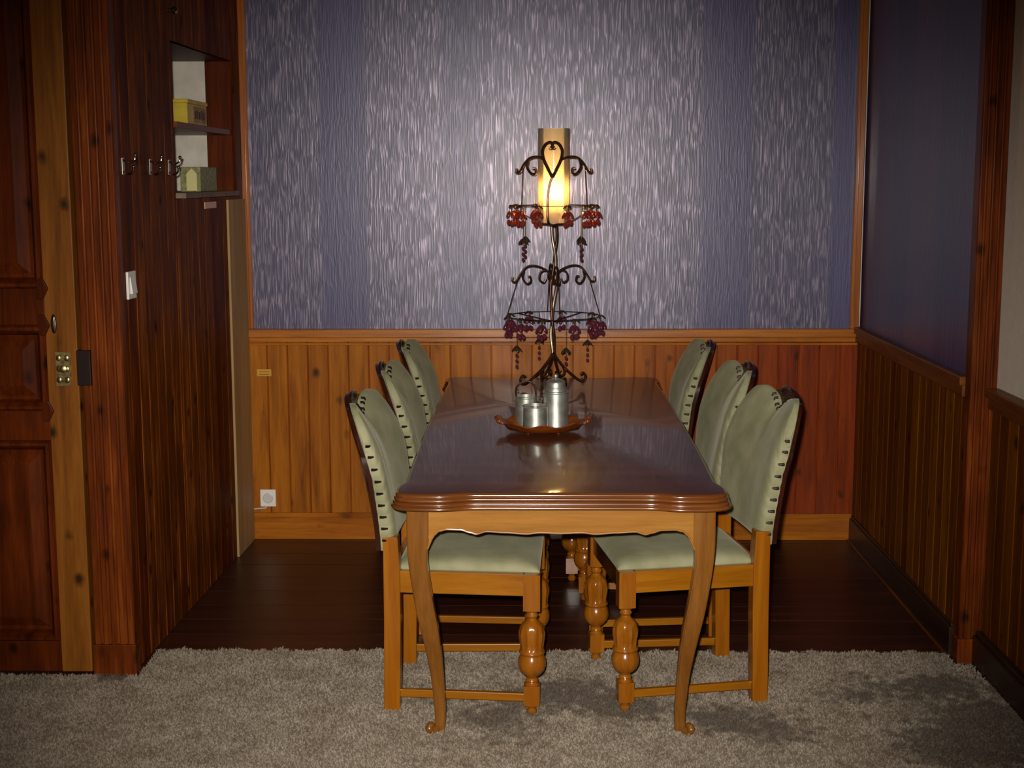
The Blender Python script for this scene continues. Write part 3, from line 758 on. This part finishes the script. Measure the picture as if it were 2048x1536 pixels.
spots = [  # x, y, rotation, label
    (-0.290, -1.905, -0.035, 'green velvet chair nearest the camera on the left side of the table'),
    (0.382, -1.850, PI + 0.15, 'green velvet chair nearest the camera on the right side of the table'),
    (-0.278, -1.150, 0.0, 'middle green velvet chair on the left side of the table'),
    (0.345, -1.170, PI + 0.05, 'middle green velvet chair on the right side of the table'),
    (-0.272, -0.440, 0.0, 'green velvet chair by the back wall on the left side of the table'),
    (0.290, -0.440, PI, 'green velvet chair by the back wall on the right side of the table')]
for i, (x, y, rz, lb) in enumerate(spots):
    o = ch0 if i == 0 else copy_tree(ch0)
    o.location = (x, y, 0); o.rotation_euler = (0, 0, rz)
    tag(o, lb, 'chair', 'green velvet chairs around the dining table')

# ------------------------------------------------------------------ tray and canisters
tr = empty('serving_tray', (-0.046, -1.43, TZ))
tag(tr, 'carved reddish brown tray with scalloped rim on the dining table', 'tray')
mb = MB(); N = 96
def rim(a, f):
    k = 1 + 0.05*math.cos(a*8) + 0.03*math.cos(a*4)
    ends = 1 + 0.10*max(0, abs(math.cos(a)))**8
    return Vector((0.142*f*k*ends*math.cos(a), 0.118*f*k*math.sin(a), 0))
lv = [(0.0, 0.016), (0.62, 0.016), (0.74, 0.019), (0.86, 0.030), (1.0, 0.040), (1.02, 0.036), (0.88, 0.020), (0.74, 0.010), (0.0, 0.010)]
vs = []; fs = []
for f, z in lv:
    for k in range(N):
        a = 2*PI*k/N; p = rim(a, max(f, 0.001)); zz = z + (0.006*math.cos(a*8) if f > 0.8 else 0) + (0.012*abs(math.cos(a))**6 if f > 0.8 else 0); vs.append((p.x, p.y, zz))
for j in range(len(lv) - 1):
    for k in range(N): fs.append((j*N + k, j*N + (k+1) % N, (j+1)*N + (k+1) % N, (j+1)*N + k))
mb.add(vs, fs); mb.build('tray_dish', M['tray_wood'], tr, smooth=True, angle=70)
for s in (-1, 1):
    mb = MB()
    pts = [(s*0.140, -0.035, 0.036), (s*0.162, -0.028, 0.050), (s*0.168, 0.0, 0.055), (s*0.162, 0.028, 0.050), (s*0.140, 0.035, 0.036)]
    mb.tube(cr(pts, 5), 0.006, 8); mb.ball((s*0.155, -0.032, 0.045), 0.010); mb.ball((s*0.155, 0.032, 0.045), 0.010)
    mb.build('handle', M['tray_wood'], tr, smooth=True)
for a in range(4):
    mb = MB(); mb.ball((0.075*math.cos(a*PI/2 + PI/4), 0.065*math.sin(a*PI/2 + PI/4), 0.0065), 0.0065); mb.build('foot', M['tray_wood'], tr, smooth=True)
TRZ = TZ + 0.0165
def canister(name, loc, r, h, label, lid=True, n=40, knob=True):
    root = empty(name, loc)
    tag(root, label, 'canister', 'pewter vessels on the tray')
    mb = MB()
    mb.lathe([(r*0.98, 0), (r*1.02, 0.003), (r*1.0, 0.008), (r*0.985, h*0.5), (r*0.97, h*0.93), (r*1.03, h*0.955), (r*1.03, h*0.985), (r*0.96, h), (r*0.90, h), (r*0.90, h*0.8), (0.0005, h*0.8)], n=n)
    mb.build('body', M['pewter'], root, smooth=True, angle=35)
    if lid:
        mb = MB(); mb.lathe([(r*0.89, h*0.97), (r*0.89, h + 0.004), (r*0.80, h + 0.012), (r*0.72, h + 0.026), (r*0.74, h + 0.032), (r*0.5, h + 0.040), (r*0.15, h + 0.044), (0.0005, h + 0.044)], n=n)
        if knob: mb.ball((0, 0, h + 0.052), 0.009)
        mb.build('lid', M['pewter'], root, smooth=True, angle=35)
    return root
canister('tall_canister', (-0.002, -1.400, TRZ), 0.046, 0.128, 'tall lidded pewter canister on the tray, right of the short mug')
mg = canister('short_mug', (-0.074, -1.475, TRZ), 0.044, 0.088, 'short pewter mug at the front of the tray', lid=False)
mb = MB()
for k in range(2): mb.box((-0.040 + k*0.045, -0.0455, 0.0835), (-0.006 + k*0.045, -0.037, 0.0895))
mb.build('rim_slots', M['pewter_dark'], mg)  # dark blocks set where the rim has its notch slots
m2_ = canister('pewter_creamer', (-0.107, -1.375, TRZ), 0.040, 0.105, 'small pewter vessel with arched handle behind the short mug', lid=False)
mb = MB(); mb.tube(cr([(-0.036, 0, 0.098), (-0.034, 0, 0.135), (0.0, 0, 0.158), (0.030, 0, 0.140), (0.036, 0, 0.098)], 6), 0.0038, 8); mb.build('handle', M['iron'], m2_, smooth=True)

# ------------------------------------------------------------------ candelabrum
KX, KY = 0.002, -0.35
def zr(v): return TZ + (774 - v)*0.002118
def xr(u): return (u - 1107)*0.002128
cn = empty('candelabrum', (KX, KY, TZ))
tag(cn, 'tall bronzed wrought iron candle stand with hoops of red glass flowers at back of table', 'candle stand')
def L3(r_, v, ang): return (r_*math.cos(ang), r_*math.sin(ang), zr(v) - TZ)
def px(du): return du*0.002128
# stem: two twisted rods, the second coloured as the lit one
for k, (ph, mt) in enumerate(((0.0, 'iron'), (PI, 'iron_lit'))):
    mb = MB(); pts = []; N = 70
    for i in range(N + 1):
        f = i/N; v = 438 + (704 - 438)*f
        rr = 0.010*(1 - 0.7*f) + 0.006*math.sin(f*PI*3)**2
        a = ph + f*PI*2.0
        pts.append((rr*math.cos(a) + 0.006*math.sin(f*PI*2), rr*math.sin(a), zr(v) - TZ))
    mb.tube(pts, 0.0062 if k == 0 else 0.0068, 10); mb.build('stem', M[mt], cn, smooth=True)
# legs
leg_px = [(0, 702), (5, 712), (14, 724), (26, 738), (42, 752), (56, 763), (66, 765), (70, 756), (65, 748), (59, 752)]
for k in range(4):
    a = 0.35 + k*PI/2
    mb = MB(); mb.tube(cr([L3(px(r_), v, a) for r_, v in leg_px], 5), 0.0062, 8)
    mb.tube(cr([L3(px(r_), v, a) for r_, v in ((20, 731), (24, 745), (18, 752), (12, 746), (16, 740))], 4), 0.0045, 8)
    mb.build('leg', M['iron'], cn, smooth=True)
# middle arms
arm_px = [(0, 566), (6, 546), (20, 534), (40, 528), (56, 532), (68, 548), (76, 560), (83, 558), (82, 550)]
cur1 = [(60, 538), (62, 552), (54, 564), (46, 560), (47, 550), (52, 550)]
cur2 = [(4, 552), (14, 538), (26, 542), (28, 556), (20, 562), (15, 554)]
for k in range(4):
    a = 0.12 + k*PI/2
    mb = MB()
    for q in (arm_px, cur1, cur2): mb.tube(cr([L3(px(r_), v, a) for r_, v in q], 5), 0.0045, 8)
    mb.build('scroll_arm', M['iron'], cn, smooth=True)
# upper front scrolls rising in front of the glass
FY = -0.088
def FP(du, v): return (px(du), FY, zr(v) - TZ)
mb = MB(); mb.tube(cr([(0, 0, zr(448) - TZ), (-0.012, -0.05, zr(446) - TZ), (-0.024, FY, zr(438) - TZ), FP(-12, 400), FP(-9, 370), FP(-3, 352)], 6), 0.0055, 8)
mb.build('front_rod', M['iron'], cn, smooth=True)
mb = MB()
for s in (-1, 1): mb.tube(cr([FP(-3, 354), FP(-3 + s*8, 338), FP(-3 + s*17, 318), FP(-3 + s*19, 302), FP(-3 + s*13, 290), FP(-3 + s*4, 286), FP(-3, 291), FP(-3 + s*2, 298), FP(-3 + s*6, 296)], 5), 0.0068, 8)
mb.build('heart_scroll', M['iron'], cn, smooth=True)
for s in (-1, 1):
    mb = MB(); mb.tube(cr([FP(-3 + s*17, 319), FP(s*30, 314), FP(s*46, 316), FP(s*58, 328), FP(s*66, 342), FP(s*73, 344), FP(s*72, 336)], 5), 0.0055, 8)
    mb.tube(cr([FP(s*50, 319), FP(s*52, 334), FP(s*44, 346), FP(s*36, 346), FP(s*36, 337), FP(s*42, 336)], 5), 0.0055, 8)
    mb.build('scroll_arm', M['iron'], cn, smooth=True)
# hoops that carry the glass flowers
for v, R_, top_v, tr_ in ((409, 0.180, 344, 0.13), (629, 0.200, 558, 0.155)):
    mb = MB(); mb.tube([(R_*math.cos(2*PI*k/48), R_*math.sin(2*PI*k/48), zr(v) - TZ) for k in range(48)], 0.0018, 6, cyc=True)
    for k in range(4):
        a = 0.12 + k*PI/2
        if v > 500: mb.tube([L3(tr_, top_v, a), L3(R_, v, a)], 0.0018, 6)
    if v < 500:
        for s in (-1, 1):
            mb.tube([FP(s*60, 334), (R_*math.cos(-PI/2 + s*0.85), R_*math.sin(-PI/2 + s*0.85), zr(v) - TZ)], 0.0018, 6)
            mb.tube([(0, 0, zr(440) - TZ), (s*0.05, 0.0, zr(448) - TZ), (s*R_, 0.0, zr(v) - TZ)], 0.0022, 6)
        mb.tube([(0, 0, zr(440) - TZ), (0, 0.06, zr(447) - TZ), (0, R_, zr(v) - TZ)], 0.0022, 6)
    else:
        for k in range(4):
            a = 0.9 + k*PI/2; mb.tube([(0, 0, zr(640) - TZ), L3(R_, v, a)], 0.002, 6)
    mb.build('hoop', M['iron'], cn, smooth=True)
def flower(R_, v, a, m, seed):
    rr = random.Random(seed); mb = MB(); c = Vector((R_*math.cos(a), R_*math.sin(a), zr(v) - TZ))
    mb.tube([c + Vector((0, 0, 0.008)), c + Vector((0, 0, -0.020))], 0.0022, 6, mi=1)
    for j in range(3):   # brown calyx leaves
        b = j*2.1 + seed; xf = Matrix.Rotation(b, 3, 'Z') @ Matrix.Rotation(0.7, 3, 'Y')
        mb.ball(c + Vector((0.012*math.cos(b), 0.012*math.sin(b), 0.002)), 0.015, 8, 6, (0.8, 0.45, 0.25), xf.to_4x4(), mi=1)
    for j in range(5):
        b = j*2*PI/5 + seed; xf = (Matrix.Rotation(b, 3, 'Z') @ Matrix.Rotation(1.1, 3, 'Y')).to_4x4()
        mb.ball(c + Vector((0.017*math.cos(b), 0.017*math.sin(b), -0.030 - 0.006*rr.random())), 0.018, 8, 6, (1.0, 0.5, 0.32), xf)
    for j in range(4):
        b = j*PI/2 + seed*2; mb.ball(c + Vector((0.012*math.cos(b), 0.012*math.sin(b), -0.062 - 0.012*rr.random())), 0.0085, 8, 6, (1, 1, 1.5))
    mb.build('glass_flower', [m, M['leaf_metal']], cn, smooth=True)
angs_u = [-2.95, -2.45, -1.95, -1.25, -0.72, -0.15, 0.45, 1.25, 2.0, 2.65]
for k, a in enumerate(angs_u): flower(0.180, 411, a, M['bead_red'], k)
for k, a in enumerate([x + 0.12 for x in angs_u]): flower(0.200, 631, a, M['bead_plum'], k + 20)
def pendant(x, y, v0, v1, m):
    mb = MB(); mb.tube([(x, y, zr(v0) - TZ), (x, y, zr(v1) - TZ - 0.03)], 0.0015, 5, mi=1)
    for j in range(4):
        b = j*PI/2 + x*9; xf = (Matrix.Rotation(b, 3, 'Z') @ Matrix.Rotation(0.9, 3, 'Y')).to_4x4()
        mb.ball((x + 0.012*math.cos(b), y + 0.012*math.sin(b), zr(v1) - TZ), 0.017, 8, 6, (1, 0.5, 0.2), xf, mi=1)
    for j in range(3): mb.ball((x, y, zr(v1 + 14 + j*11) - TZ), 0.0065, 8, 6, (1, 1, 1.4))
    mb.build('pendant', [m, M['leaf_metal']], cn, smooth=True)
for x, y in ((-0.128, -0.10), (0.115, -0.118), (-0.12, 0.112), (0.12, 0.112)): pendant(x, y, 409, 478, M['bead_plum'])
for x, y in ((-0.155, -0.10), (0.05, -0.178), (0.15, 0.108), (-0.06, 0.175)): pendant(x, y, 629, 690, M['bead_plum'])
mb = MB()   # cup and plate that carry the glass
mb.lathe([(0.001, 0), (0.012, 0.0), (0.016, 0.006), (0.062, 0.012), (0.070, 0.016), (0.070, 0.019), (0.020, 0.017), (0.022, 0.035), (0.031, 0.045), (0.031, 0.060), (0.027, 0.062), (0.0005, 0.050)], (0, 0, zr(452) - TZ), 32)
mb.build('candle_cup', M['iron'], cn, smooth=True, angle=40)
# candle with flame
cz0 = zr(452) + 0.0515
cdl = empty('candle', (KX, KY, cz0)); tag(cdl, 'lit cream pillar candle inside the amber glass cylinder', 'candle')
mb = MB(); hC = zr(396) - cz0
mb.lathe([(0.0255, 0.011), (0.0255, hC - 0.004), (0.022, hC), (0.010, hC - 0.003), (0.0005, hC - 0.004)], n=32); 
mb.lathe([(0.0245, 0.0), (0.0245, 0.012)], n=32); mb.build('wax_pillar', M['wax'], cdl, smooth=True, angle=40)
mb = MB(); mb.tube([(0, 0, hC - 0.006), (0.001, 0, hC + 0.012)], 0.0012, 6); mb.build('wick', M['dark_iron'], cdl)
mb = MB(); mb.lathe([(0.0005, 0.0), (0.007, 0.006), (0.0105, 0.016), (0.0095, 0.028), (0.0055, 0.042), (0.002, 0.054), (0.0005, 0.058)], (0, 0, hC + 0.004), 20); mb.build('flame', M['flame'], cdl, smooth=True)
pl = D.lights.new('candle_light', 'POINT'); pl.energy = 9.0; pl.color = (1.0, 0.62, 0.25); pl.shadow_soft_size = 0.02
plo = D.objects.new('candle_light', pl); COL.objects.link(plo); plo.location = (KX, KY, cz0 + hC + 0.03)
# glass cylinder
gz0, gz1 = zr(452) + 0.0195, zr(258)
mb = MB(); R_ = 0.066
mb.lathe([(R_, 0), (R_, gz1 - gz0 - 0.004), (R_ + 0.001, gz1 - gz0), (R_ - 0.003, gz1 - gz0), (R_ - 0.003, 0), (R_, 0)], n=64, closed=False)
g = mb.build('hurricane_glass', M['glass'], smooth=True, angle=50); g.location = (KX, KY, gz0)
tag(g, 'tall amber tinted glass cylinder around the lit candle', 'glass chimney')

# ------------------------------------------------------------------ small things on the walls
def wall_left_obj(name, y, z, off=0.0):
    o = empty(name, (LX(y, off), y, z), -math.atan2(XL1 - XL0, 1.8)); return o
sw = wall_left_obj('light_switch', -1.675, 1.300)
tag(sw, 'white light switch on the dark panelled left wall', 'light switch')
box_obj('switch_plate', (0.0, -0.042, -0.046), (0.009, 0.042, 0.046), M['white_plastic'], sw, bevel=0.003)
mb = MB(); mb.prism([(0.009, -0.028), (0.018, -0.028), (0.011, 0.028), (0.009, 0.028)], -0.026, 0.026, 'Y'); mb.build('rocker', M['white_plastic'], sw, bevel=0.001)
labels = ['double metal coat hook on the left wall, the one nearest the door casing', 'double metal coat hook on the left wall, middle of the row', 'double metal coat hook beside the wall niche']
for k, y in enumerate((-1.70, -1.40, -1.17)):
    hk = wall_left_obj('coat_hook', y, 1.690); tag(hk, labels[k], 'coat hook', 'coat hooks on the left wall')
    box_obj('back_plate', (0.0, -0.012, -0.028), (0.004, 0.012, 0.028), M['steel'], hk, bevel=0.0015)
    for a, b in ((0.020, 0.012), (-0.018, -0.012)):
        mb = MB(); mb.tube(cr([(0.003, 0, a), (0.020, 0, a - 0.008), (0.036, b, a), (0.040, b, a + 0.014)], 5), 0.0035, 8); mb.ball((0.040, b, a + 0.016), 0.0062); mb.build('prong', M['steel'], hk, smooth=True)
hk = wall_left_obj('coat_peg', -1.10, 2.254); tag(hk, 'small pale metal peg high on the left wall above the niche', 'coat peg')
mb = MB(); mb.lathe([(0.006, 0), (0.006, 0.012), (0.013, 0.018), (0.014, 0.026), (0.008, 0.032), (0.0005, 0.033)], xf=Matrix.Rotation(PI/2, 4, 'Y')); mb.build('peg_head', M['steel'], hk, smooth=True)
# wall socket with its conduit on the back wall
so = empty('wall_socket', (-1.304, -0.014, 0.195)); tag(so, 'white electric socket on the back wainscot near the left corner', 'wall socket')
mb = MB(); mb.box((-0.036, -0.010, -0.040), (0.036, 0, 0.040)); mb.build('cover_plate', M['white_plastic'], so, bevel=0.003)
mb = MB(); mb.lathe([(0.024, 0.0), (0.024, 0.003), (0.021, 0.004), (0.020, 0.0015), (0.0005, 0.0012)], c=(0, -0.010, 0), n=28, xf=Matrix.Rotation(PI/2, 4, 'X')); mb.build('socket_ring', M['grey_plastic'], so, smooth=True)
mb = MB(); mb.tube(cr([(-1.372, -0.020, 0.143), (-1.34, -0.020, 0.146), (-1.318, -0.020, 0.148), (-1.312, -0.020, 0.157)], 4), 0.003, 6)
cb = mb.build('cable', M['grey_plastic'], smooth=True); tag(cb, 'thin grey cable running from the corner to the wall socket', 'cable')
pq = empty('wall_plate', (-1.307, -0.014, 0.776)); tag(pq, 'small yellowish name plate on the back wainscot planks', 'plate')
box_obj('plate', (-0.033, -0.003, -0.016), (0.033, 0, 0.016), M['label_paper'], pq, bevel=0.001)
mb = MB()
for k in range(2): mb.box((-0.024, -0.0036, 0.003 - k*0.012), (0.024, -0.0028, 0.006 - k*0.012))
mb.build('plate_lines', M['door_stile'], pq)

# tins in the niche
tn = empty('yellow_tin', (-1.462, -0.545, 1.8585), 0.0)
tag(tn, 'yellow rectangular tin with dark lettering on the upper niche shelf', 'tin')
mb = MB(); mb.box((-0.040, -0.235, 0.0), (0.034, 0.09, 0.082)); mb.build('tin_body', M['tin_yellow'], tn, bevel=0.002)
mb = MB(); mb.box((-0.043, -0.240, 0.082), (0.038, 0.095, 0.098)); mb.build('tin_lid', M['tin_yellow'], tn, bevel=0.003)
mb = MB(); mb.box((0.034, -0.15, 0.010), (0.0352, 0.078, 0.074)); mb.build('printed_panel', M['tin_print'], tn)
mb = MB(); x_ = -0.125
for k, w_ in enumerate((0.026, 0.018, 0.028, 0.02, 0.026)):
    mb.box((0.0352, x_, 0.026), (0.0362, x_ + w_, 0.056 + 0.006*(k % 2))); x_ += w_ + 0.012
mb.build('lettering', M['tin_dark'], tn)
gt = empty('green_tin', (-1.448, -0.47, NZ0 + 0.0225), 0.0)
tag(gt, 'mottled green tin with a cream house shape on the lowest niche shelf', 'tin')
mb = MB(); mb.box((-0.045, -0.20, 0.0), (0.036, 0.09, 0.098)); mb.build('tin_body', M['tin_green'], gt, bevel=0.002)
mb = MB(); mb.prism([(-0.020, 0.004), (0.022, 0.004), (0.022, 0.070), (0.001, 0.092), (-0.020, 0.070)], -0.2025, -0.200, 'Y'); mb.build('house_shape', M['tin_cream'], gt)
cd2 = box_obj('pink_card', (LX(-0.62, 0.001), -0.70, 1.530), (LX(-0.62, 0.004) , -0.50, 1.556), M['pink_card'], bevel=0.0005)
tag(cd2, 'small pale pink card fixed to the wall under the niche', 'card')
